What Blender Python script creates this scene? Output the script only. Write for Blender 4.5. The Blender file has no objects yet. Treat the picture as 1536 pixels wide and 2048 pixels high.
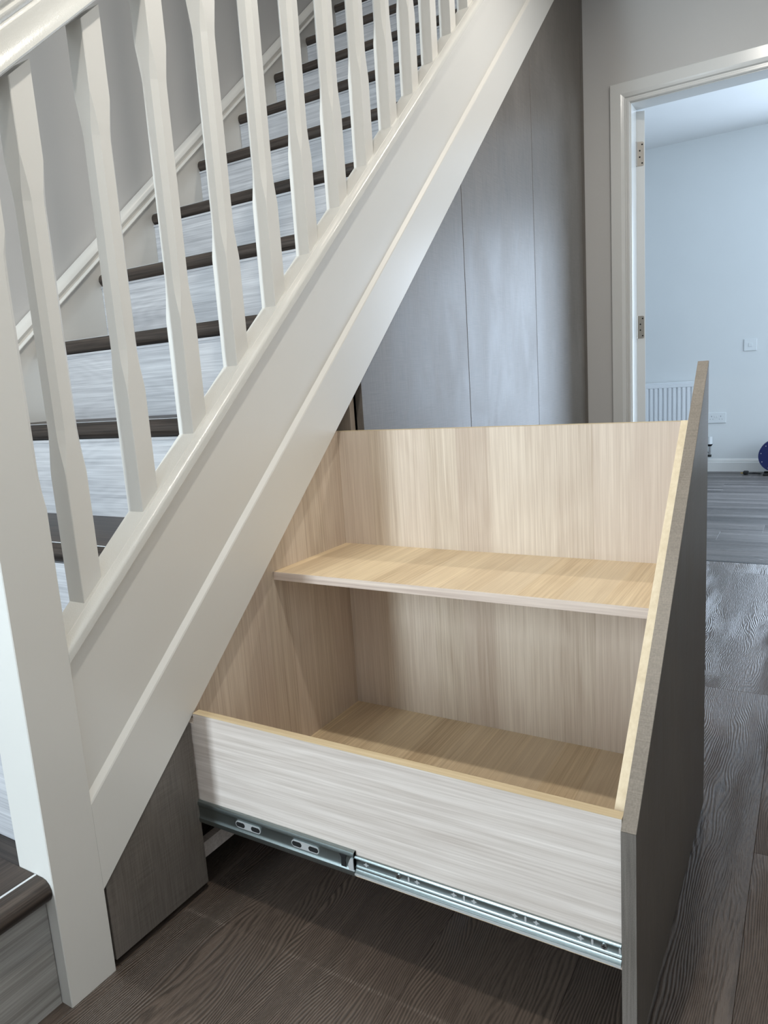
import bpy, bmesh, math, random
from mathutils import Vector, Matrix
random.seed(7)
S = bpy.context.scene
COL = S.collection

# ------------------------------------------------------------------ camera
CX, CY, CZ = -0.5175, -0.9094, 0.8709
YAW, PITCH, ROLL, FPX = 0.5483, -0.1746, -0.0669, 1430.1
cd = bpy.data.cameras.new('camera'); cam = bpy.data.objects.new('camera', cd); COL.objects.link(cam)
fw = Vector((math.cos(YAW)*math.cos(PITCH), math.sin(YAW)*math.cos(PITCH), math.sin(PITCH)))
rt = fw.cross(Vector((0, 0, 1))).normalized(); up = rt.cross(fw)
c_, s_ = math.cos(ROLL), math.sin(ROLL)
r2 = rt*c_ + up*s_; u2 = -rt*s_ + up*c_
m = Matrix((r2, u2, -fw)).transposed().to_4x4(); m.translation = (CX, CY, CZ)
cam.matrix_world = m
cd.sensor_fit = 'VERTICAL'; cd.sensor_height = 24.0; cd.lens = 24.0*FPX/2048.0
cd.clip_start = 0.02; cd.clip_end = 60
S.camera = cam

# ------------------------------------------------------------------ light and exposure
w = bpy.data.worlds.new('world'); S.world = w; w.use_nodes = True
w.node_tree.nodes['Background'].inputs[0].default_value = (.75, .85, 1, 1)
w.node_tree.nodes['Background'].inputs[1].default_value = 0.3
def area(name, loc, target, sx, sy, power, col, shape='RECTANGLE', spread=math.pi):
    l = bpy.data.lights.new(name, 'AREA'); l.shape = shape; l.size = sx
    if shape in ('RECTANGLE', 'ELLIPSE'): l.size_y = sy
    l.energy = power; l.color = col; l.spread = spread
    o = bpy.data.objects.new(name, l); COL.objects.link(o); o.location = loc
    d = Vector(target) - Vector(loc)
    o.rotation_euler = d.to_track_quat('-Z', 'Y').to_euler()
    return o
area('hall_ceiling_light', (.0, -.52, 2.46), (.0, -.52, 0), .07, .07, 15.8, (1, .95, .86), 'DISK')
area('hall_ceiling_light', (1.65, -.66, 2.46), (1.65, -.66, 0), .07, .07, 10.5, (1, .95, .87), 'DISK')
area('entrance_daylight_and_fill', (-2.52, .35, 1.25), (0, .30, 1.25), .16, 1.9, 72, (.76, .90, 1.0))
area('entrance_daylight_and_fill', (-2.52, -.75, 1.5), (0, -.75, 1.5), .5, 1.0, 7, (.84, .93, 1.0))  # added cool fill for the hall-facing whites, with its own added window
area('patio_daylight', (5.81, -1.75, 1.1), (0, -1.75, 1.1), 1.75, 2.0, 94, (.68, .82, 1.0))
area('lounge_window_daylight', (4.0, -3.52, 1.4), (4.0, 0, 1.4), 1.8, 1.5, 68, (.70, .86, 1.0))
area('stairwell_fill_light', (1.2, .5, 4.6), (1.2, .5, 0), .3, .3, 8, (1, .9, .78), 'DISK')  # added warm fill for the upper stairwell, no known lamp there
S.view_settings.view_transform = 'Standard'; S.view_settings.look = 'None'
S.view_settings.gamma = 1.0; S.view_settings.use_curve_mapping = False
S.view_settings.exposure = 0.04

# ------------------------------------------------------------------ materials
def lin(c):
    return tuple(((v/255)/12.92 if v/255 <= .04045 else ((v/255+.055)/1.055)**2.4) for v in c) + (1,)
class N:
    def __init__(s, name):
        s.m = bpy.data.materials.new(name); s.m.use_nodes = True
        s.t = s.m.node_tree; s.b = s.t.nodes['Principled BSDF']
    def n(s, typ, **k):
        o = s.t.nodes.new(typ)
        for a, v in k.items():
            if a[0] == 'i' and a[1:].isdigit(): o.inputs[int(a[1:])].default_value = v
            else: setattr(o, a, v)
        return o
    def l(s, a, b): s.t.links.new(a, b)
    def math(s, op, a, b=None):
        o = s.n('ShaderNodeMath', operation=op)
        for i, v in enumerate((a, b)):
            if v is None: continue
            if isinstance(v, (int, float)): o.inputs[i].default_value = v
            else: s.l(v, o.inputs[i])
        return o.outputs[0]
    def coord(s, scale, rand=0):
        tc = s.n('ShaderNodeTexCoord'); mp = s.n('ShaderNodeMapping'); mp.inputs['Scale'].default_value = scale
        s.l(tc.outputs['Object'], mp.inputs['Vector'])
        if rand:
            oi = s.n('ShaderNodeObjectInfo'); cb = s.n('ShaderNodeCombineXYZ')
            r = s.math('MULTIPLY', oi.outputs['Random'], rand)
            for i in range(3): s.l(r, cb.inputs[i])
            s.l(cb.outputs[0], mp.inputs['Location'])
        return mp.outputs[0]
    def noise(s, vec, scale=1, detail=4, rough=.55, dist=0):
        o = s.n('ShaderNodeTexNoise'); o.inputs['Scale'].default_value = scale; o.inputs['Detail'].default_value = detail
        o.inputs['Roughness'].default_value = rough; o.inputs['Distortion'].default_value = dist
        s.l(vec, o.inputs['Vector']); return o.outputs['Fac']
    def ramp(s, fac, stops):
        o = s.n('ShaderNodeValToRGB'); e = o.color_ramp.elements
        e[0].position, e[0].color = stops[0]; e[1].position, e[1].color = stops[-1]
        for p, c in stops[1:-1]:
            x = e.new(p); x.color = c
        s.l(fac, o.inputs[0]); return o.outputs[0]
    def mix(s, fac, a, b, typ='MIX'):
        o = s.n('ShaderNodeMix', data_type='RGBA', blend_type=typ)
        for i, v in ((0, fac), (6, a), (7, b)):
            if hasattr(v, 'links'): s.l(v, o.inputs[i])
            else: o.inputs[i].default_value = v
        return o.outputs[2]
    def bump(s, h, strength, dist):
        o = s.n('ShaderNodeBump'); o.inputs['Strength'].default_value = strength; o.inputs['Distance'].default_value = dist
        s.l(h, o.inputs['Height']); s.l(o.outputs[0], s.b.inputs['Normal'])
    def done(s, rough, spec=.5, metal=0):
        s.b.inputs['Roughness'].default_value = rough; s.b.inputs['Metallic'].default_value = metal
        s.b.inputs['Specular IOR Level'].default_value = spec
        return s.m
def plain(name, c, rough=.5, metal=0, spec=.5, bump=0, bscale=(200, 200, 200)):
    k = N(name); v = k.coord(bscale); f = k.noise(v, 1, 3)
    a = lin(c); k.l(k.mix(f, tuple(x*.93 for x in a[:3])+(1,), tuple(min(1, x*1.05) for x in a[:3])+(1,)), k.b.inputs['Base Color'])
    if bump: k.bump(f, bump, .0008)
    return k.done(rough, spec, metal)
def axis_scale(ax, along, across):
    return tuple(along if i == ax else across for i in range(3))
def wood(name, light, dark, ax, fine=330, band=.07, rough=.5, contrast=.6, bump=.12, swirl=.5, rand=40, tint=None, tone=.5):
    """pale printed wood: fine pores along the grain, straight-edged tonal boards, loose cathedral figure"""
    k = N(name)
    f = k.noise(k.coord(axis_scale(ax, fine*.018, fine), rand), 1, 3, .6)
    g = k.noise(k.coord(axis_scale(ax, fine*.006, fine*.32), rand), 1, 2, .5)
    wn = k.noise(k.coord(axis_scale(ax, 1.6, 7), rand), 1, 1.5, .5)
    ring = k.math('SINE', k.math('MULTIPLY', wn, 120*swirl+6))
    wide = k.noise(k.coord(axis_scale(ax, .8, 14), rand+3), 1, 1, .4)
    tc = k.n('ShaderNodeTexCoord'); sp = k.n('ShaderNodeSeparateXYZ'); k.l(tc.outputs['Object'], sp.inputs[0])
    oth = [i for i in range(3) if i != ax]
    acr = k.math('ADD', sp.outputs[oth[0]], sp.outputs[oth[1]])
    cell = k.math('FLOOR', k.math('MULTIPLY', acr, 1/band))
    wh = k.n('ShaderNodeTexWhiteNoise', noise_dimensions='1D'); k.l(cell, wh.inputs['W'])
    s = k.math('ADD', k.math('MULTIPLY', k.math('SUBTRACT', f, .5), 1.25), k.math('MULTIPLY', k.math('SUBTRACT', g, .5), .8))
    s = k.math('ADD', s, k.math('MULTIPLY', ring, .045)); s = k.math('ADD', s, k.math('MULTIPLY', k.math('SUBTRACT', wide, .5), .45))
    s = k.math('ADD', s, k.math('MULTIPLY', k.math('SUBTRACT', wh.outputs[0], .5), .34*tone))
    s = k.math('MULTIPLY_ADD', s, contrast); s.node.inputs[2].default_value = .5
    colr = k.ramp(s, [(.18, lin(dark)), (.82, lin(light))])
    if tint:
        wh2 = k.n('ShaderNodeTexWhiteNoise', noise_dimensions='1D'); k.l(k.math('ADD', cell, 31.7), wh2.inputs['W'])
        colr = k.mix(k.math('MULTIPLY', wh2.outputs[0], .6), colr, lin(tint))
    k.l(colr, k.b.inputs['Base Color'])
    k.bump(f, bump, .0006)
    return k.done(rough, .4)
def floorwood(name, light, dark, ax, rough=.34, rand=60, pitch=.0046, big=(.9, 7)):
    """dark embossed vinyl plank: ridges follow contour lines of a stretched noise"""
    k = N(name); ac = 1-ax
    nv = k.coord(axis_scale(ax, 2.3, 9.0), rand); wn = k.noise(nv, 1, 2.2, .45)
    tc = k.n('ShaderNodeTexCoord'); sp = k.n('ShaderNodeSeparateXYZ'); k.l(tc.outputs['Object'], sp.inputs[0])
    across = sp.outputs[ac]
    ph = k.math('ADD', k.math('MULTIPLY', across, 1.0), k.math('MULTIPLY', wn, .13))
    ph = k.math('MULTIPLY', ph, 2*math.pi/pitch)
    wave = k.math('SINE', ph)
    gate = k.noise(k.coord(axis_scale(ax, 40, 260), rand), 1, 3, .6)
    gl = k.ramp(k.noise(k.coord(axis_scale(ax, 1.5, 6), rand+9), 1, 2), [(.38, (.15, .15, .15, 1)), (.6, (1, 1, 1, 1))])
    hgt = k.math('ADD', k.math('MULTIPLY', k.math('MULTIPLY', wave, .5), gl), k.math('MULTIPLY', gate, 1.3))
    big = k.noise(k.coord(axis_scale(ax, *big), rand+3), 1, 3, .5)
    L, D = lin(light), lin(dark)
    c = k.ramp(big, [(.3, D), (.72, L)])
    c2 = k.mix(k.ramp(hgt, [(.36, (.75, .75, .75, 1)), (.80, (0, 0, 0, 1))]), c, tuple(x*.42 for x in D[:3])+(1,))
    k.l(c2, k.b.inputs['Base Color'])
    rr = k.n('ShaderNodeMapRange'); rr.inputs[3].default_value = rough-.07; rr.inputs[4].default_value = rough+.16
    k.l(gate, rr.inputs[0])
    k.bump(hgt, .8, .0011)
    m_ = k.done(rough, .75); k.l(rr.outputs[0], k.b.inputs['Roughness'])
    return m_
def laminate(name, light, dark, ax=2, rough=.38, weave=True, spec=.38):
    k = N(name)
    a = k.noise(k.coord(axis_scale(ax, 12, 420)), 1, 2); b = k.noise(k.coord(axis_scale((ax+1) % 3, 14, 700)), 1, 1)
    blot = k.noise(k.coord(axis_scale(ax, 3, 8)), 1, 4, .55, 1.0)
    s = k.math('ADD', k.math('MULTIPLY', a, .4), k.math('MULTIPLY', b, .25)); s = k.math('ADD', s, k.math('MULTIPLY', blot, .35))
    k.l(k.ramp(s, [(.36, lin(dark)), (.64, lin(light))]), k.b.inputs['Base Color'])
    rr = k.n('ShaderNodeMapRange'); rr.inputs[1].default_value = .3; rr.inputs[2].default_value = .7
    rr.inputs[3].default_value = rough-.01; rr.inputs[4].default_value = rough+.06
    m_ = k.done(rough, spec); k.l(blot, rr.inputs[0]); k.l(rr.outputs[0], k.b.inputs['Roughness'])
    k.bump(k.math('ADD', a, b), .10, .0005)
    return m_
def paint(name, c, rough, bump=.1, sc=(25, 25, 160), spec=.5):
    k = N(name); v = k.coord(sc); f = k.noise(v, 1, 4)
    b = k.noise(k.coord((4, 4, 4)), 1, 2)
    a = lin(c); k.l(k.mix(b, tuple(x*.96 for x in a[:3])+(1,), a), k.b.inputs['Base Color'])
    k.bump(f, bump, .0006)
    return k.done(rough, spec)

M = {}
M['gloss'] = paint('white_gloss_paint', (220, 217, 211), .30, .22, (60, 60, 9))
M['rail'] = paint('white_gloss_rail_paint', (214, 212, 206), .2, .55, (420, 420, 420))
M['wall'] = paint('hall_wall_emulsion', (200, 198, 196), .85, .05, (300, 300, 300), .3)
M['wallfar'] = paint('lounge_wall_emulsion', (214, 217, 218), .85, .05, (300, 300, 300), .3)
M['ceil'] = paint('ceiling_emulsion', (225, 226, 226), .9, .05, (300, 300, 300), .3)
M['satin'] = paint('white_satin_paint', (218, 218, 216), .24, .05, (90, 90, 90))
M['dark'] = plain('black_void_board', (14, 12, 11), .9)
M['subfloor'] = plain('dark_plank_joint', (20, 18, 17), .9)
M['plankx'] = floorwood('dark_oak_vinyl_along_hall', (100, 86, 76), (80, 69, 61), 0)
M['planky'] = floorwood('dark_oak_vinyl_across_lounge', (132, 126, 124), (50, 46, 45), 1, big=(.5, 16))
M['tread'] = wood('dark_oak_tread', (80, 70, 63), (40, 34, 31), 1, 300, .4, .42, 1.1, .25, .8, tone=.1)
M['treadx'] = wood('dark_oak_tread_side', (80, 70, 63), (40, 34, 31), 0, 300, .4, .42, 1.1, .25, .8, tone=.1)
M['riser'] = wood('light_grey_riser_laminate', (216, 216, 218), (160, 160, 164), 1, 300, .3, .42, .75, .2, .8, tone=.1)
M['riserx'] = wood('light_grey_riser_laminate_shaded', (176, 174, 170), (126, 123, 119), 0, 300, .3, .42, .8, .2, .8, tone=.1)  # same laminate as the other risers, darkened: shade of the hall-facing side in the colour
M['strip'] = plain('silver_nosing_inlay', (225, 228, 230), .25, .3)
BW = dict(rough=.5, contrast=.8, bump=.08)
M['bz'] = wood('pale_wood_vertical_grain', (218, 204, 186), (176, 157, 138), 2, tint=(206, 188, 174), tone=1, **BW)
M['bx'] = wood('pale_wood_grain_across', (230, 208, 172), (184, 158, 124), 0, tint=(208, 190, 164), tone=1, **BW)
M['by'] = wood('pale_wood_long_grain', (226, 216, 208), (188, 175, 165), 1, 300, .9, swirl=.5, tone=.1, **BW)
M['band'] = wood('warm_edge_band', (204, 185, 152), (178, 156, 122), 1, 300, .4, tone=.1, **BW)
M['bandz'] = wood('pale_edge_band_slanted', (226, 210, 182), (200, 180, 148), 0, 160, .4, tone=.1, **dict(BW, contrast=.6))
M['bandg'] = wood('greyish_shelf_edge_band', (224, 208, 194), (180, 160, 148), 1, 240, .4, tone=.1, **BW)
M['lam'] = laminate('taupe_linen_laminate', (120, 113, 106), (90, 84, 78))
M['lamy'] = laminate('taupe_linen_edge', (134, 124, 112), (108, 99, 89), 0, .4)
M['lamd'] = laminate('taupe_drawer_face', (104, 97, 90), (80, 74, 68), 2, .4)
M['zinc'] = plain('zinc_plated_steel', (150, 160, 160), .33, 1, .5, .15, (20, 400, 20))
M['hole'] = plain('black_screw_hole', (8, 8, 9), .8)
M['steel'] = plain('brushed_steel', (170, 166, 160), .38, 1)
M['bright'] = plain('bright_punched_metal', (205, 206, 206), .45, .5)
M['rad'] = plain('white_radiator_enamel', (222, 226, 230), .35)
M['plastic'] = plain('white_plastic', (214, 218, 220), .35)
M['grey'] = plain('grey_plastic_detail', (120, 128, 134), .5)
M['blue'] = plain('navy_blue_plastic', (8, 24, 80), .35)
M['black'] = plain('black_rubber', (12, 13, 14), .45)
M['brass'] = plain('brass_pin', (200, 170, 90), .35, 1)
M['chrome'] = plain('chrome', (190, 190, 190), .15, 1)
M['crumb'] = plain('dark_sawdust', (46, 34, 28), .9)

# ------------------------------------------------------------------ helpers
def link(name, verts, faces, mat, parent=None, smooth=False, bevel=0, loc=None, seg=1):
    me = bpy.data.meshes.new(name); me.from_pydata([tuple(v) for v in verts], [], faces)
    bm = bmesh.new(); bm.from_mesh(me); bmesh.ops.recalc_face_normals(bm, faces=bm.faces)
    if bevel:
        bmesh.ops.bevel(bm, geom=list(bm.edges), offset=bevel, segments=seg, affect='EDGES', clamp_overlap=True)
    if smooth:
        for f in bm.faces: f.smooth = True
        for e in bm.edges:
            if len(e.link_faces) == 2 and e.calc_face_angle(0) > .6: e.smooth = False
    bm.to_mesh(me); bm.free()
    o = bpy.data.objects.new(name, me); COL.objects.link(o); me.materials.append(M[mat] if isinstance(mat, str) else mat)
    if loc: o.location = loc
    if parent: o.parent = parent
    return o
def tag(o, label=None, cat=None, group=None, kind=None):
    for k, v in (('label', label), ('category', cat), ('group', group), ('kind', kind)):
        if v: o[k] = v
    return o
def empty(name, loc, label, cat, group=None):
    o = bpy.data.objects.new(name, None); COL.objects.link(o); o.location = loc; o.empty_display_size = .05
    return tag(o, label, cat, group)
BF = [(0, 1, 3, 2), (4, 6, 7, 5), (0, 4, 5, 1), (2, 3, 7, 6), (0, 2, 6, 4), (1, 5, 7, 3)]
def boxv(x0, x1, y0, y1, z0, z1):
    return [(x, y, z) for x in (x0, x1) for y in (y0, y1) for z in (z0, z1)]
def box(name, x0, x1, y0, y1, z0, z1, mat, parent=None, bevel=0, kind=None, label=None):
    # geometry is stored about the box centre (or in the parent's frame when the parent sits elsewhere)
    c = Vector(((x0+x1)/2, (y0+y1)/2, (z0+z1)/2)); pl = parent.location if parent and not parent.parent else Vector()
    if parent and parent.parent: pl = parent.location + parent.parent.location
    v = [tuple(Vector(q)-c) for q in boxv(x0, x1, y0, y1, z0, z1)]
    o = link(name, v, BF, mat, parent, False, bevel, c-pl)
    if kind: o['kind'] = kind
    if label: o['label'] = label
    return o
def prism(name, poly, ax, a0, a1, mat, parent=None, bevel=0, smooth=False, off=(0, 0, 0), seg=1):
    """poly = 2D points in the two other axes, extruded along axis ax from a0 to a1 (a0,a1 may be functions of the point)"""
    n = len(poly); vs = []
    for a in (a0, a1):
        for p in poly:
            av = a(p) if callable(a) else a
            v = list(p); v.insert(ax, av); vs.append(tuple(v))
    fs = [tuple(range(n)), tuple(range(2*n-1, n-1, -1))] + [(i, (i+1) % n, n+(i+1) % n, n+i) for i in range(n)]
    pl = Vector(off)
    if parent:
        pl = pl + parent.location
        if parent.parent: pl = pl + parent.parent.location
    vs = [tuple(Vector(v)-pl) for v in vs]
    return link(name, vs, fs, mat, parent, smooth, bevel, None, seg)
def cyl(name, p0, p1, r, mat, parent=None, seg=20, r1=None):
    p0, p1 = Vector(p0), Vector(p1)
    if parent:
        q = parent.location + (parent.parent.location if parent.parent else Vector()); p0 = p0-q; p1 = p1-q
    d = (p1-p0).normalized(); a = d.orthogonal().normalized(); b = d.cross(a); r1 = r if r1 is None else r1
    vs = []
    for p, rr in ((p0, r), (p1, r1)):
        for i in range(seg):
            t = 2*math.pi*i/seg; vs.append(p + a*math.cos(t)*rr + b*math.sin(t)*rr)
    fs = [tuple(range(seg)), tuple(range(2*seg-1, seg-1, -1))] + [(i, (i+1) % seg, seg+(i+1) % seg, seg+i) for i in range(seg)]
    return link(name, vs, fs, mat, parent, True)
def tube(name, pts, r, mat, parent=None, seg=10, sub=6):
    q = parent.location if parent else Vector(); P = [Vector(p)-q for p in pts]
    P = [P[0]] + P + [P[-1]]; path = []
    for i in range(1, len(P)-2):                      # Catmull-Rom through the points
        for j in range(sub):
            t = j/sub; a, b, c, d = P[i-1], P[i], P[i+1], P[i+2]
            path.append(.5*((2*b)+(c-a)*t+(2*a-5*b+4*c-d)*t*t+(3*b-a-3*c+d)*t**3))
    path.append(P[-1]); vs, fs = [], []; ref = Vector((.3, .2, 1)).normalized()
    for i, p in enumerate(path):
        d = (path[min(i+1, len(path)-1)]-path[max(i-1, 0)]).normalized()
        a = d.cross(ref); a = (a if a.length > .1 else d.cross(Vector((1, 0, 0)))).normalized(); b = d.cross(a)
        vs += [p+a*r*math.cos(2*math.pi*k/seg)+b*r*math.sin(2*math.pi*k/seg) for k in range(seg)]
    for i in range(len(path)-1):
        fs += [(i*seg+k, i*seg+(k+1) % seg, (i+1)*seg+(k+1) % seg, (i+1)*seg+k) for k in range(seg)]
    fs += [tuple(range(seg)), tuple(range(len(vs)-1, len(vs)-seg-1, -1))]
    return link(name, vs, fs, mat, parent, True)
T = .8934                                   # rise per metre of run
def slope_sweep(name, prof, x0, x1, mat, parent, smooth=True):
    """profile of (y, c) points swept along the pitch line z = c + T x, cut plumb at both ends"""
    n = len(prof); vs = [(x, y, c+T*x) for x in (x0, x1) for y, c in prof]
    fs = [tuple(range(n)), tuple(range(2*n-1, n-1, -1))] + [(i, (i+1) % n, n+(i+1) % n, n+i) for i in range(n)]
    pl = parent.location if parent else Vector()
    return link(name, [tuple(Vector(v)-pl) for v in vs], fs, mat, parent, smooth)

# ------------------------------------------------------------------ room shell
XW = 2.8638; HC = 2.5; YR = -1.36; XE = -2.6; YL = .9640; XFAR = 5.87
fl = box('floor', XE-.1, XFAR+.1, -3.7, 1.3, -.06, -.006, 'subfloor', kind='structure')
def plank(x0, x1, y0, y1, mat):
    g = .0002
    cx, cy = (x0+x1)/2, (y0+y1)/2
    hx, hy = (x1-x0)/2-g, (y1-y0)/2-g; b = .0004
    vs = [(-hx, -hy, -.006), (hx, -hy, -.006), (hx, hy, -.006), (-hx, hy, -.006),
          (-hx, -hy, -b), (hx, -hy, -b), (hx, hy, -b), (-hx, hy, -b),
          (-hx+b, -hy+b, 0), (hx-b, -hy+b, 0), (hx-b, hy-b, 0), (-hx+b, hy-b, 0)]
    fs = [(3, 2, 1, 0)] + [(i, (i+1) % 4, 4+(i+1) % 4, 4+i) for i in range(4)] + [(4+i, 4+(i+1) % 4, 8+(i+1) % 4, 8+i) for i in range(4)] + [(8, 9, 10, 11)]
    key = (round(x1-x0, 4), round(y1-y0, 4), mat)
    if key not in plank.cache:
        me = bpy.data.meshes.new('plank'); me.from_pydata(vs, [], fs); me.materials.append(M[mat]); plank.cache[key] = me
    o = bpy.data.objects.new('plank', plank.cache[key]); COL.objects.link(o)
    o.parent = fl; o.location = Vector((cx, cy, 0)) - fl.location
plank.cache = {}
PW, PL = .21, 1.22
row = 0; y = -.63-4*PW
while y < .62:
    ya, yb = max(y, YR), y+PW
    off = {-.84: 1.50, -.63: 1.9, -.42: 1.25, -.21: -.35}.get(round(y, 2), None)
    if off is None: off = random.random()*PL
    x = off - math.ceil((off-XE)/PL)*PL
    while x < 2.89:
        a, b = max(x, XE), min(x+PL, 2.89)
        if b-a > .02 and yb-ya > .01: plank(a, b, ya, yb, 'plankx')
        x += PL
    y += PW
x = 2.905; k = 0
while x < XFAR:
    a, b = x, min(x+PW, XFAR)
    off = [-.354, -.9, -.5, -.695, -.1, -1.1, -.3, -.75, -.05, -.37][k % 10] if k != 3 else -.695
    y = off - math.ceil((off+3.6)/PL)*PL
    while y < 1.2:
        c, d = max(y, -3.6), min(y+PL, 1.2)
        if d-c > .02: plank(a, b, c, d, 'planky')
        y += PL
    x += PW; k += 1
# metal-free threshold joint between the two floors
tag(box('trim_1', 2.888, 2.907, -1.0, -.2, -.006, .0006, 'black'), kind='structure')

box('wall_left', XE, XW, YL, YL+.1, 0, 4.9, 'wall', kind='structure')
box('wall_right', XE, XW, YR-.1, YR, 0, HC, 'wall', kind='structure')
box('wall_entrance', XE-.1, XE, YR-.1, YL+.1, 0, 4.9, 'wall', kind='structure')
# ceilings
box('ceiling', XE, XW, YR-.1, -.06, HC, HC+.25, 'ceil', kind='structure')
tag(box('ceiling', XE, -1.0, -.06, YL, HC, HC+.25, 'ceil'), kind='structure')
tag(box('ceiling', XE, XW+.1, -.16, YL+.1, 4.9, 5.0, 'ceil'), kind='structure')
tag(box('wall_upper_landing', XE, XW, -.16, -.06, HC+.25, 4.9, 'wall'), kind='structure')
tag(box('ceiling', XW+.1, XFAR+.1, -3.7, 1.3, 2.58, 2.7, 'ceil'), kind='structure')
# end wall with the doorway: opening y -.98..-.198, z < 1.98
DY0, DY1, DZ = -.985, -.198, 1.972
wt = XW+.1
vs = []; fs = []
def addbox(*a):
    n0 = len(vs); vs.extend(boxv(*a)); fs.extend([tuple(n0+i for i in f) for f in BF])
addbox(XW, wt, DY1+.02, 1.3, 0, 4.9); addbox(XW, wt, -3.7, DY0-.02, 0, 2.75); addbox(XW, wt, DY0-.02, DY1+.02, DZ+.02, 2.75)
tag(link('wall_end', vs, fs, 'wall'), kind='structure')
box('wall_far', XFAR, XFAR+.1, -3.7, 1.3, 0, 2.6, 'wallfar', kind='structure')
box('wall_lounge_left', wt, XFAR, 1.2, 1.3, 0, 2.6, 'wallfar', kind='structure')
box('wall_lounge_right', wt, XFAR, -3.7, -3.6, 0, 2.6, 'wallfar', kind='structure')
# skirting of the lounge: flat board with a rounded moulded top
sk = [(XFAR, 0), (XFAR-.016, 0), (XFAR-.016, .074), (XFAR-.010, .078), (XFAR-.010, .088), (XFAR-.006, .100), (XFAR, .105)]
o = prism('baseboard_far', sk, 1, -1.15, 1.2, 'satin', smooth=False)
o['kind'] = 'structure'
# remap: prism axis 1 keeps (x, z) in the other two axes
# windows outside the frame: daylight sources, and one added for the fill lamp
def window(name, axis, pos, a0, a1, z0, z1, side):
    f = .06
    r = bpy.data.objects.new(name, None); COL.objects.link(r); r['kind'] = 'structure'
    cen = (pos, (a0+a1)/2, (z0+z1)/2) if axis == 0 else ((a0+a1)/2, pos, (z0+z1)/2); r.location = cen
    for (p, q, s, t) in ((a0-f, a1+f, z1, z1+f), (a0-f, a1+f, z0-f, z0), (a0-f, a0, z0, z1), (a1, a1+f, z0, z1)):
        d0, d1 = sorted((pos, pos+side*.05))
        if axis == 0: box('window_frame', d0, d1, p, q, s, t, 'satin', r, .004)
        else: box('window_frame', p, q, d0, d1, s, t, 'satin', r, .004)
window('window_1', 0, XE, .23, .47, .3, 2.2, 1)
window('added_window_4', 0, XE, -1.0, -.5, 1.0, 2.0, 1)  # added frame around the cool fill lamp
window('window_2', 0, XFAR, -2.625, -.875, .1, 2.1, -1)
window('window_3', 1, -3.6, 3.1, 4.9, .65, 2.15, 1)

# door frame: lining, stops, architrave
lin_ = bpy.data.objects.new('trim_2', None); COL.objects.link(lin_); lin_.location = (XW, DY1, 0); lin_['kind'] = 'structure'
box('door_jamb', XW, wt+.004, DY1, DY1+.02, 0, DZ+.02, 'satin', lin_, .001)
box('door_jamb', XW, wt+.004, DY0-.02, DY0, 0, DZ+.02, 'satin', lin_, .001)
box('door_head', XW, wt+.004, DY0, DY1, DZ, DZ+.02, 'satin', lin_, .001)
box('door_stop', XW+.03, XW+.06, DY0, DY0+.012, 0, DZ, 'satin', lin_, .001)
# architrave: profile across the width (d = distance from opening), thickness t
AP = [(0, 0), (0, .006), (.004, .009), (.012, .009), (.014, .006), (.018, .006), (.022, .013), (.030, .016), (.036, .018), (.078, .018), (.081, .015), (.081, 0)]
def architrave():
    ins = .004
    a, b, z = DY1+ins, DY0-ins, DZ+ins
    vs, fs = [], []; n = len(AP)
    path = [lambda d: (a+d, 0.0), lambda d: (a+d, z+d), lambda d: (b-d, z+d), lambda d: (b-d, 0.0)]
    for f in path:
        for d, t in AP:
            yy, zz = f(d); vs.append((XW-t, yy, zz))
    for i in range(3):
        for j in range(n):
            fs.append((i*n+j, i*n+(j+1) % n, (i+1)*n+(j+1) % n, (i+1)*n+j))
    fs.append(tuple(range(n))); fs.append(tuple(range(4*n-1, 3*n-1, -1)))
    return link('trim_3', vs, fs, 'satin')
architrave()['kind'] = 'structure'

# open door leaf beyond the doorway
HX, HY = wt+.012, -.231
door = bpy.data.objects.new('door_1', None); COL.objects.link(door); door.location = (HX, HY, 0); door.rotation_euler.z = math.radians(24)
door['kind'] = 'structure'
def local(name, x0, x1, y0, y1, z0, z1, mat, parent, bevel=0):
    c = Vector(((x0+x1)/2, (y0+y1)/2, (z0+z1)/2))
    return link(name, [tuple(Vector(q)-c) for q in boxv(x0, x1, y0, y1, z0, z1)], BF, mat, parent, False, bevel, c)
local('door_leaf', 0, .76, 0, .036, .008, 1.966, 'satin', door, .001)
for zz in (1.005, 1.742):
    vs = []
    R_ = .007
    pts = [(.004, 0), (.031-R_, 0)] + [(.031-R_+R_*math.sin(t), R_-R_*math.cos(t)) for t in (.5, 1.0, 1.57)] + \
          [(.031-R_+R_*math.cos(t), .1-R_+R_*math.sin(t)) for t in (0, .5, 1.0)] + [(.031-R_, .1), (.004, .1)]
    pts = [(.036-p, q) for p, q in pts]
    n = len(pts)
    v = [(-.0016, p, q+zz) for p, q in pts] + [(.001, p, q+zz) for p, q in pts]
    h = link('hinge', v, [tuple(range(n)), tuple(range(2*n-1, n-1, -1))]+[(i, (i+1) % n, n+(i+1) % n, n+i) for i in range(n)], 'steel', door)
    for a, b in ((.012, .012), (.022, .037), (.022, .063), (.012, .088)):
        q = cyl('hinge_screw', (-.0022, .036-(.031-.0)+a-.005, zz+b), (-.0012, .036-.031+a-.005, zz+b), .0035, 'hole', None, 10); q.parent = h
    k_ = cyl('hinge_knuckle', (-.004, .039, zz), (-.004, .039, zz+.1), .0045, 'steel', None, 12); k_.parent = h

# ------------------------------------------------------------------ staircase
st = empty('staircase', (0, 0, 0), 'staircase with dark treads, light grey risers and white side boards', 'staircase')
R, G, X3, TN, OV = .2087, .2087/T, .261, .0366, .0076
W = .932
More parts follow.
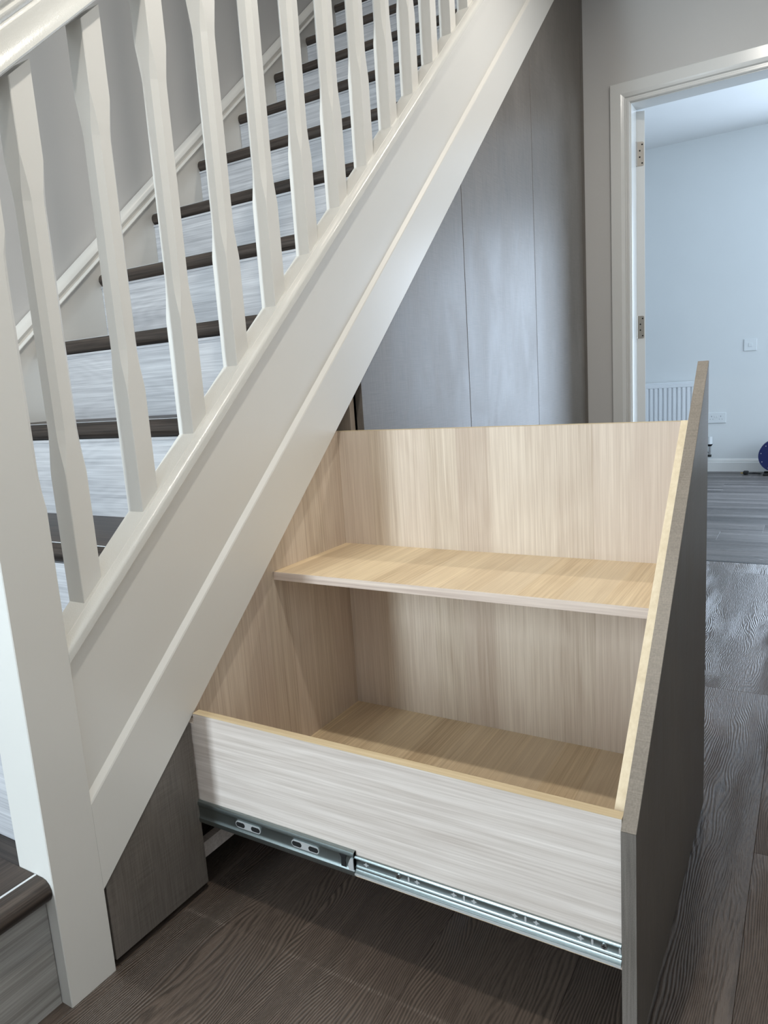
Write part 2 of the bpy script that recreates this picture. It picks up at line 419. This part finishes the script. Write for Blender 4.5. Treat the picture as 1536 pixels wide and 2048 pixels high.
# outer string: flat recessed board
slope_sweep('outer_string', [(.009, .135), (.009, .446), (.042, .446), (.042, .135)], .0776, 2.86, 'gloss', st, False)
slope_sweep('string_capping', [(0, .0727), (0, .214), (.001, .2175), (.0095, .2275), (.013, .2275), (.013, .0727)], .0776, 2.86, 'gloss', st, False)
# wall string with moulded top
slope_sweep('wall_string', [(W, .02), (W, .428), (W+.03, .428), (W+.03, .02)], -.02, 2.86, 'gloss', st, False)
slope_sweep('wall_string_moulding', [(W-.009, .424), (W-.0115, .427), (W-.0115, .4295), (W-.009, .432), (W-.001, .4335), (W+.0015, .440), (W-.003, .446), (W-.004, .452), (W-.001, .460), (W+.006, .468), (W+.016, .473), (W+.028, .474), (W+.028, .424)], -.02, 2.86, 'gloss', st, True)
box('wall_skirting', XE+.001, -.022, W+.004, YL-.0015, R, R+.2, 'gloss', st)
def bull(n=7):                      # bullnose: (distance back from nose, height below tread top)
    r = TN/2
    return [(r-r*math.sin(math.pi*i/n), -(r-r*math.cos(math.pi*i/n))) for i in range(n+1)]
for n in range(2, 14):
    xn = X3+(n-3)*G; z = n*R
    back = xn+G+OV+.012
    poly = [(back, z), ] + [(xn+a, z+b) for a, b in bull()] + [(back, z-TN)]
    y0 = .081 if n == 2 else .0425
    o = prism('tread', poly, 1, y0, W-.0005, 'tread', st, 0, True)
    xa = xn+.0125
    box('nosing_strip', xa, xa+.003, y0, W-.001, z-.0005, z+.0004, 'strip', o)
    xr = xn+OV
    box('riser', xr, xr+.012, y0, W-.0005, (n-1)*R+.0002, z-TN-.0002, 'riser', st)
    s = box('riser_bead', xr-.003, xr, y0, W-.0005, z-TN-.006, z-TN-.0002, 'riser', st)
# bottom step: a platform that turns the corner at the newel, nose along the hall side
z = R
poly = [(.9, z)] + [(.003+a, z+b) for a, b in bull()] + [(.9, z-TN)]
o = prism('tread', poly, 0, -.95, -.0006, 'treadx', st, 0, True)
box('nosing_strip', -.95, -.0008, .0345, .0385, z-.0005, z+.0006, 'strip', o)
box('tread', -.0004, .0342, .0795, W-.0005, z-TN, z, 'tread', st)
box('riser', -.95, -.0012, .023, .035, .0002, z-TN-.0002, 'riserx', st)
box('riser', -.95, -.938, .036, W, .0002, z-TN-.0002, 'riser', st)

# ------------------------------------------------------------------ balustrade
bal = empty('balustrade', (0, 0, 0), 'white painted stair balustrade with chamfered square spindles and a thick corner post', 'balustrade')
def octo(hw, c, z):
    a, b = hw, hw-c
    return [(-b, -a, z), (b, -a, z), (a, -b, z), (a, b, z), (b, a, z), (-b, a, z), (-a, b, z), (-a, -b, z)]
def loft(name, rings, mat, parent, loc, bottom=None):
    vs = [v for r_ in rings for v in r_]; fs = [tuple(range(7, -1, -1)), tuple(range((len(rings)-1)*8, len(rings)*8))]
    for i in range(len(rings)-1):
        for j in range(8): fs.append((i*8+j, i*8+(j+1) % 8, (i+1)*8+(j+1) % 8, (i+1)*8+j))
    return link(name, vs, fs, mat, parent, False, 0, loc)
NW = .0784/2
nr = [octo(NW, .0012, 0), octo(NW, .0012, .733), octo(NW, .003, .740), octo(NW, .0065, .757), octo(NW, .0090, .777), octo(NW, .0095, .80),
      octo(NW, .0095, 1.04), octo(NW, .008, 1.07), octo(NW, .0012, 1.10), octo(NW, .0012, 1.36), octo(NW, .004, 1.365)]
loft('newel_post', nr, 'gloss', bal, (NW, NW, 0))
cap = [octo(NW+.006, .004, 1.365), octo(NW+.012, .006, 1.372), octo(NW+.012, .006, 1.385), octo(NW+.004, .006, 1.395), octo(.022, .008, 1.415), octo(.008, .003, 1.42)]
loft('newel_cap', cap, 'gloss', bal, (NW, NW, 0))
slope_sweep('base_rail', [(0, .4375), (0, .4500), (.0012, .4535), (.004, .4568), (.008, .4590), (.0165, .4605), (.0178, .4590), (.0190, .4608),
                          (.060, .4608), (.0625, .4580), (.0625, .4375)], .0776, 2.86, 'rail', bal, True)
slope_sweep('handrail', [(.030, 1.2000), (.0165, 1.1985), (.0140, 1.1995), (.0130, 1.2025), (.0138, 1.206), (.0180, 1.2135), (.0210, 1.221), (.0228, 1.229), (.0230, 1.240), (.0236, 1.2465),
                         (.0255, 1.2490), (.0262, 1.2530), (.0240, 1.2575), (.0240, 1.2630), (.0275, 1.2670), (.0275, 1.2720), (.0230, 1.2780), (.0250, 1.2900), (.0320, 1.3000), (.0420, 1.3050),
                         (.0500, 1.3050), (.0600, 1.3000), (.0670, 1.2900), (.0690, 1.2780), (.0645, 1.2720), (.0645, 1.2630), (.0680, 1.2575), (.0690, 1.2400), (.0690, 1.2250), (.0750, 1.2130), (.0780, 1.2050), (.0750, 1.1995), (.0620, 1.2000)], .0776, 2.86, 'rail', bal, True)
BWD, BS, BX, BYF = .0362, .1296, .1318, .0253
hb = BWD/2
def baluster(i):
    xc = BX+i*BS+hb; zb = T*(BX+i*BS)          # every spindle shares one mesh
    o = bpy.data.objects.new('baluster', baluster.me); COL.objects.link(o); o.parent = bal; o.location = (xc, BYF+hb, zb)
C = lambda c: .0008+c
def cut(hw, c, z0, tt): return [(x, y, z+(x+hb)*tt) for x, y, z in octo(hw, c, z0)]
br = [cut(hb, .001, .452, T), octo(hb, .001, .655), octo(hb, .0018, .664), octo(hb, .0045, .680), octo(hb, .0075, .700), octo(hb-.0004, .0084, .72), octo(hb-.0004, .0084, 1.035), octo(hb, .0075, 1.050),
      octo(hb, .0042, 1.072), octo(hb, .001, 1.092), octo(hb, .001, 1.1), cut(hb, .001, 1.191, T)]
o = loft('baluster', br, 'gloss', bal, (BX+hb, BYF+hb, T*BX)); baluster.me = o.data
for i in range(1, 16): baluster(i)

# ------------------------------------------------------------------ cupboard front
YF = .002; TH = .019; CB = .0695
def slanted_panel(name, x0, x1, label, cat, group=None):
    g = .0015
    poly = [(x0+g, .0128), (x1-g, .0128), (x1-g, CB+T*(x1-g)), (x0+g, CB+T*(x0+g))]
    if poly[2][1] > HC-.004:
        zt = HC-.004; xt = (zt-CB)/T
        poly = [(x0+g, .0128), (x1-g, .0128), (x1-g, zt)] + ([(xt, zt)] if xt > x0 else []) + [(x0+g, min(zt, CB+T*(x0+g)))]
    cx = (x0+x1)/2
    poly = [(a-cx, b-.0128) for a, b in poly]
    vs = [(a, yy, b) for yy in (0, TH) for a, b in poly]; n = len(poly)
    o = link(name, vs, [tuple(range(n)), tuple(range(2*n-1, n-1, -1))]+[(i, (i+1) % n, n+(i+1) % n, n+i) for i in range(n)], 'lam', None, False, .0006, (cx, YF, .0128))
    return tag(o, label, cat, group)
slanted_panel('filler_panel', .0815, .2855, 'small taupe filler panel with slanted top between the white corner post and the open drawer', 'panel')
slanted_panel('tall_cupboard_front', .909, 1.5265, 'taupe cupboard door directly behind the open drawer, lowest and leftmost of the tall doors', 'door')
slanted_panel('tall_cupboard_front', 1.5265, 2.164, 'middle taupe cupboard door with a pale sheen and slanted top under the stairs', 'door')
slanted_panel('tall_cupboard_front', 2.164, 2.818, 'tallest taupe cupboard door under the stairs, nearest the end wall', 'door')
slanted_panel('scribe_strip', 2.818, XW-.001, 'narrow taupe scribe strip between the tallest cupboard door and the end wall', 'strip')

# carcass behind the fronts
car = empty('cupboard_carcass', (.55, .04, 0), 'pale wood cupboard carcass visible around the opening of the pulled-out drawer', 'cabinet')
def yz_panel(name, poly, x0, x1, mat, parent, label=None):
    o = prism(name, poly, 0, x0, x1, mat, parent, .0003)
    if label: o['label'] = label
    return o
GB = .11
yz_panel('side_panel', [(.0225, .03), (.62, .03), (.62, .29), (.0225, .29)], .262, .2785, 'bz', car)
yz_panel('side_panel', [(.0225, .03), (.62, .03), (.62, GB+T*.886), (.0225, GB+T*.886)], .8860, .9045, 'bz', car)
yz_panel('side_panel', [(.0225, .03), (.62, .03), (.62, GB+T*1.52), (.0225, GB+T*1.52)], 1.5180, 1.5350, 'bz', car)
yz_panel('side_panel', [(.0225, .03), (.62, .03), (.62, GB+T*2.156), (.0225, GB+T*2.156)], 2.1560, 2.1720, 'bz', car)
prism('back_panel', [(.2785, .03), (2.86, .03), (2.86, 2.4), (2.60, 2.4), (.2785, .33)], 1, .62, .636, 'bx', car)
box('base_rail', .2787, .8858, .030, .046, .036, .066, 'by', car)

# ------------------------------------------------------------------ the pulled-out drawer
YDF, YDI, YLN, YB0, YB1 = -.7429, -.7244, -.7091, .0137, .0297
XN0, XN1, XP0, XP1 = .2875, .3035, .8168, .8328
dr = empty('pullout_drawer', (.55, -.36, .012), 'pulled-out understairs drawer box in pale wood with a slanted taupe front', 'drawer')
fc = .0734
o = prism('drawer_front', [(.2815, .0125), (.8986, .0125), (.8986, fc+T*.8986), (.2815, .3249)], 1, YDF, YDI-.0003, 'lamd', dr, 0)
o['label'] = 'taupe linen-textured drawer front with slanted top edge'
# edge banding of the front
def strip_xz(name, p, q, y0, y1, th, mat, parent):
    p, q = Vector((p[0], 0, p[1])), Vector((q[0], 0, q[1])); d = (q-p).normalized(); nrm = Vector((-d.z, 0, d.x))*th
    pl = parent.location + (parent.parent.location if parent.parent else Vector())
    vs = []
    for a in (p, p+nrm, q, q+nrm):
        for yy in (y0, y1): vs.append(tuple(Vector((a.x, yy, a.z))-pl))
    # ordering -> box
    f = [(0, 1, 3, 2), (4, 6, 7, 5), (0, 4, 5, 1), (2, 3, 7, 6), (0, 2, 6, 4), (1, 5, 7, 3)]
    return link(name, vs, f, mat, parent)
e = strip_xz('edge_band', (.2811, .3249), (.8986, fc+T*.8986), YDF+.0003, YDI-.0003, .0008, 'lamy', o); e['label'] = 'slanted woven-look edge band'
box('edge_band', .2805, .2815, YDF+.0003, YDI-.0003, .0125, .3250, 'lam', o)
zl = .0474
ln = prism('front_lining', [(XN1, .1126), (XP0, .1126), (XP0, zl+T*XP0), (XN1, zl+T*XN1)], 1, YDI, YLN, 'bz', dr)
e = strip_xz('edge_band', (XN1, zl+T*XN1), (XP0, zl+T*XP0), YDI+.0003, YLN-.0003, .0008, 'bandz', ln); e['label'] = 'pale yellow edge band along the slanted top'
# low side facing the post; rear top corner notched under the string
sp_ = yz_panel('low_side_panel', [(YDI, .137), (YB1, .137), (YB1, .318), (-.0035, .318), (-.0035, .3362), (YDI, .3362)], XN0, XN1, 'by', dr)
e = box('edge_band', XN0, XN1, YDI, -.0035, .3362, .3368, 'band', sp_)
tp = yz_panel('tall_side_panel', [(YDI, .100), (YB1, .100), (YB1, .7758), (YDI, .7758)], XP0, XP1, 'bz', dr)
box('edge_band', XP0, XP1, YDI, YB1, .7758, .7764, 'band', tp)
prism('end_panel', [(XN1, .1126), (XP0, .1126), (XP0, .7764), (.782, .7764), (XN1, .095+T*XN1-.0)], 1, YB0, YB1, 'bz', dr)
box('bottom_panel', XN1, XP0, YLN, YB0, .1126, .1286, 'bx', dr)
sh = box('shelf', .5530, XP0, YLN, YB0, .5023, .5188, 'bx', dr)
box('edge_band', .5522, .5530, YLN, YB0, .5023, .5188, 'bandg', sh)
# crumbs of sawdust on the drawer bottom
vs, fs = [], []
for i in range(26):
    x, y_ = .42+random.gauss(0, .05), -.56+random.gauss(0, .06)
    if not (.31 < x < .8 and -.70 < y_ < 0): continue
    r_ = random.uniform(.0004, .0012); n0 = len(vs); z = .1286
    vs += [(x-r_, y_-r_, z), (x+r_*1.3, y_-r_*.6, z), (x, y_+r_, z), (x+r_*.1, y_, z+r_*1.2)]
    fs += [(n0, n0+1, n0+2), (n0, n0+1, n0+3), (n0+1, n0+2, n0+3), (n0+2, n0, n0+3)]
tag(link('sawdust', vs, fs, 'crumb'), 'dark specks of sawdust lying on the drawer bottom near its front', 'dust', kind='stuff')

# ------------------------------------------------------------------ telescopic slide under the low side
def slide(xo, sgn, label, detail):
    """xo = outer face x, profile thickness runs towards the drawer (sgn)"""
    sl = empty('drawer_runner', (xo, -.36, .15), label, 'runner')
    X = lambda d: xo+sgn*d
    # thin rolled C channel with a ridge, (d from outer face, z)
    outer = [(.0072, .1720), (.0066, .1735), (.0030, .1735), (.0010, .1722), (0, .1695), (0, .1660), (.0020, .1635), (.0026, .1600), (.0026, .1475), (.0020, .1440), (0, .1415),
             (0, .1360), (.0012, .1325), (.0032, .1312), (.0068, .1312), (.0072, .1330)]
    inner = [(d+.0009, z_+(.0009 if z_ < .15 else -.0009)) for d, z_ in reversed(outer)]
    o1 = prism('outer_channel', [(X(d), z_) for d, z_ in outer+inner], 1, -.326, .60, 'zinc', None, 0, True); 
    for v in o1.data.vertices: v.co -= sl.location
    o1.parent = sl
    # inner member screwed to the drawer side
    mem = [(.0074, .1650), (.0066, .1662), (.0036, .1662), (.0026, .1648), (.0022, .1630), (.0052, .1615), (.0060, .1600), (.0060, .1500), (.0052, .1482), (.0034, .1470), (.0034, .1452), (.0044, .1440), (.0034, .1425), (.0016, .1412), (.0012, .1396),
           (.0018, .1384), (.0074, .1384)]
    o2 = prism('inner_channel', [(X(d), z_) for d, z_ in mem], 1, -.7236, -.28, 'zinc', None, 0, True)
    for v in o2.data.vertices: v.co -= sl.location
    o2.parent = sl
    # lower ball-cage lip, bright
    b = box('lower_lip', min(X(.0002), X(.0060)), max(X(.0002), X(.0060)), -.7236, -.3262, .1352, .1383, 'bright', sl)
    if not detail: return
    def plate(name, cy, cz, pts, x0, x1, mat, parent):
        vs = [(X(d)-sl.location.x, cy+a-sl.location.y, cz+b_-sl.location.z) for d in (x0, x1) for a, b_ in pts]; n = len(pts)
        return link(name, vs, [tuple(range(n)), tuple(range(2*n-1, n-1, -1))]+[(i, (i+1) % n, n+(i+1) % n, n+i) for i in range(n)], mat, parent)
    stad = lambda L_, r_: [(L_*(1 if math.cos(t) >= 0 else -1)+r_*math.cos(t), r_*math.sin(t)) for t in [i*math.pi/8+math.pi/16 for i in range(16)]]
    for cy in (-.112, -.232):
        plate('slot_rim', cy, .1545, stad(.021, .0064), .0012, .0027, 'bright', o1)
        for k in (-1, 1):
            plate('slot', cy+k*.0165, .1545, stad(.0052, .0042), .0006, .0013, 'hole', o1)
    # bent stop tab at the mouth of the outer channel
    plate('stop_slot', -.306, .1540, [(-.006, .010), (.008, .011), (.004, .004), (.005, -.012), (-.005, -.012), (-.003, 0)], .0014, .0028, 'hole', o1)
    plate('stop_tab', -.319, .1500, [(-.006, .012), (-.001, .012), (.004, .001), (.002, -.012), (-.006, -.012)], .0002, .0030, 'bright', o1)
    star = [(.0046*math.cos(i*math.pi/4)*(1 if i % 2 == 0 else .45), .0046*math.sin(i*math.pi/4)*(1 if i % 2 == 0 else .45)) for i in range(8)]
    for cy in (-.345, -.433, -.492, -.523, -.583, -.613, -.672):
        plate('punched_hole', cy, .1550, star, .0054, .0061, 'bright', o2)
    for cy in (-.419, -.508, -.598, -.687, -.7215):
        plate('punched_slot', cy, .1550, [(b_, a) for a, b_ in stad(.0026, .0014)], .0054, .0061, 'bright', o2)
    for cy in (-.402, -.702):
        s_ = plate('screw', cy, .1550, [(.0042*math.cos(i*math.pi/8), .0042*math.sin(i*math.pi/8)) for i in range(16)], .0040, .0061, 'chrome', o2)
        plate('screw_recess', cy, .1550, [(-.0006, .0026), (.0006, .0026), (.0006, .0006), (.0026, .0006), (.0026, -.0006), (.0006, -.0006), (.0006, -.0026), (-.0006, -.0026), (-.0006, -.0006), (-.0026, -.0006), (-.0026, .0006), (-.0006, .0006)], .0038, .0041, 'hole', o2)
slide(.2799, 1, 'zinc telescopic drawer runner extended along the foot of the low drawer side', True)
slide(.8404, -1, 'zinc telescopic drawer runner on the hidden far side of the drawer', False)

# ------------------------------------------------------------------ lounge beyond the doorway
# radiator with vertical flutes
rad = empty('radiator', (5.80, .3, .14), 'white fluted panel radiator on the far wall of the next room', 'radiator')
ry0, ry1, rz0, rz1, xf = -.10, .86, .14, .742, 5.79
pts = []; nfl = int((ry1-ry0-.04)/.036)
prof = [(ry0, xf+.008), (ry0+.004, xf+.002), (ry0+.016, xf)]
y = ry0+.02
for i in range(nfl):
    prof += [(y, xf), (y+.004, xf+.010), (y+.012, xf+.011), (y+.016, xf), (y+.034, xf-.001)]
    y += .036
prof += [(ry1, xf+.004), (ry1, xf+.03), (ry0, xf+.03)]
q = rad.location
zz0, zz1 = rz0+.04, rz1-.045
n = len(prof); vs = [(a[1]-q.x, a[0]-q.y, z_-q.z) for z_ in (zz0, zz1) for a in prof]
link('fluted_panel', vs, [tuple(range(n)), tuple(range(2*n-1, n-1, -1))]+[(i, (i+1) % n, n+(i+1) % n, n+i) for i in range(n)], 'rad', rad)
box('panel_rim', xf, xf+.03, ry0, ry1, zz1, rz1-.012, 'rad', rad, .003)
box('panel_rim', xf, xf+.03, ry0, ry1, rz0, zz0, 'rad', rad, .003)
box('side_cover', xf+.006, XFAR-.012, ry0-.002, ry0+.002, rz0+.02, rz1-.01, 'rad', rad)
box('top_grille', xf+.006, XFAR-.012, ry0, ry1, rz1-.012, rz1, 'rad', rad, .002)
vv = cyl('valve_head', (5.80, -.180, .232), (5.80, -.180, .292), .021, 'plastic', rad, 20, .019)
cyl('valve_collar', (5.80, -.180, .214), (5.80, -.180, .232), .013, 'black', rad, 18, .024)
cyl('valve_body', (5.80, -.180, .140), (5.80, -.180, .214), .009, 'chrome', rad, 16)
cyl('valve_tail', (5.80, -.180, .165), (5.80, -.10, .165), .008, 'chrome', rad, 14)
cyl('pipe_nut', (5.80, -.180, .128), (5.80, -.180, .146), .014, 'black', rad, 6)
cyl('pipe', (5.80, -.180, .137), (XFAR-.0005, -.180, .137), .0075, 'chrome', rad, 14)
# double socket
so = empty('wall_socket', (XFAR, -.218, .437), 'white double wall socket low on the far wall beside the radiator', 'socket')
box('socket_plate', XFAR-.009, XFAR-.0002, -.291, -.145, .394, .480, 'plastic', so, .003)
for yc in (-.252, -.184):
    box('pin_hole', XFAR-.0094, XFAR-.0088, yc-.0022, yc+.0022, .444, .454, 'grey', so)
    box('pin_hole', XFAR-.0094, XFAR-.0088, yc-.013, yc-.007, .424, .4275, 'grey', so)
    box('pin_hole', XFAR-.0094, XFAR-.0088, yc+.007, yc+.013, .424, .4275, 'grey', so)
for yc in (-.226, -.210):
    box('socket_switch', XFAR-.0115, XFAR-.0088, yc-.005, yc+.005, .438, .454, 'plastic', so, .001)
ls = empty('light_switch', (XFAR, -.454, .996), 'square white single switch plate on the far wall', 'switch')
box('switch_plate', XFAR-.008, XFAR-.0002, -.500, -.408, .950, 1.042, 'plastic', ls, .003)
box('rocker', XFAR-.0105, XFAR-.0078, -.468, -.440, .982, 1.010, 'plastic', ls, .0015)
# blue cable reel on the floor, seen only at the frame edge
RX, RY, RZ, RR = 5.70, -.662, .148, .122
rl = empty('cable_reel', (RX, RY, 0), 'dark blue cable reel standing on the far room floor at the right edge', 'cable reel')
dsc = cyl('reel_disc', (RX-.055, RY, RZ), (RX-.045, RY, RZ), RR, 'blue', rl, 48)
cyl('reel_disc', (RX+.045, RY, RZ), (RX+.055, RY, RZ), RR, 'blue', rl, 48)
cyl('reel_hub', (RX-.045, RY, RZ), (RX+.045, RY, RZ), .08, 'black', rl, 32)
cyl('axle_boss', (RX-.064, RY, RZ), (RX-.055, RY, RZ), .03, 'black', rl, 24)
for i in range(10):
    t = 2*math.pi*i/10+.2
    cyl('rivet', (RX-.0565, RY+.105*math.cos(t), RZ+.105*math.sin(t)), (RX-.055, RY+.105*math.cos(t), RZ+.105*math.sin(t)), .0035, 'bright', dsc, 8)
tube('frame_foot', [(RX-.07, RY+.085, .008), (RX-.07, RY, .008), (RX-.07, RY-.12, .008)], .008, 'black', rl)
tube('frame_foot', [(RX+.07, RY+.085, .008), (RX+.07, RY, .008), (RX+.07, RY-.12, .008)], .008, 'black', rl)
tube('frame_bar', [(RX-.07, RY+.02, .008), (RX-.068, RY, RZ), (RX-.07, RY-.02, RZ+.16), (RX, RY-.02, RZ+.19), (RX+.07, RY-.02, RZ+.16), (RX+.068, RY, RZ), (RX+.07, RY+.02, .008)], .007, 'black', rl)
tube('cable', [(RX-.04, RY+.10, .012), (RX+.0, RY+.14, .009), (RX-.02, RY+.17, .011), (RX-.03, RY+.19, .012)], .006, 'black', rl)
box('plug', RX-.052, RX-.012, RY+.185, RY+.225, .004, .032, 'black', rl, .006)
box('plug_pin', RX-.035, RX-.029, RY+.225, RY+.243, .012, .018, 'brass', rl)
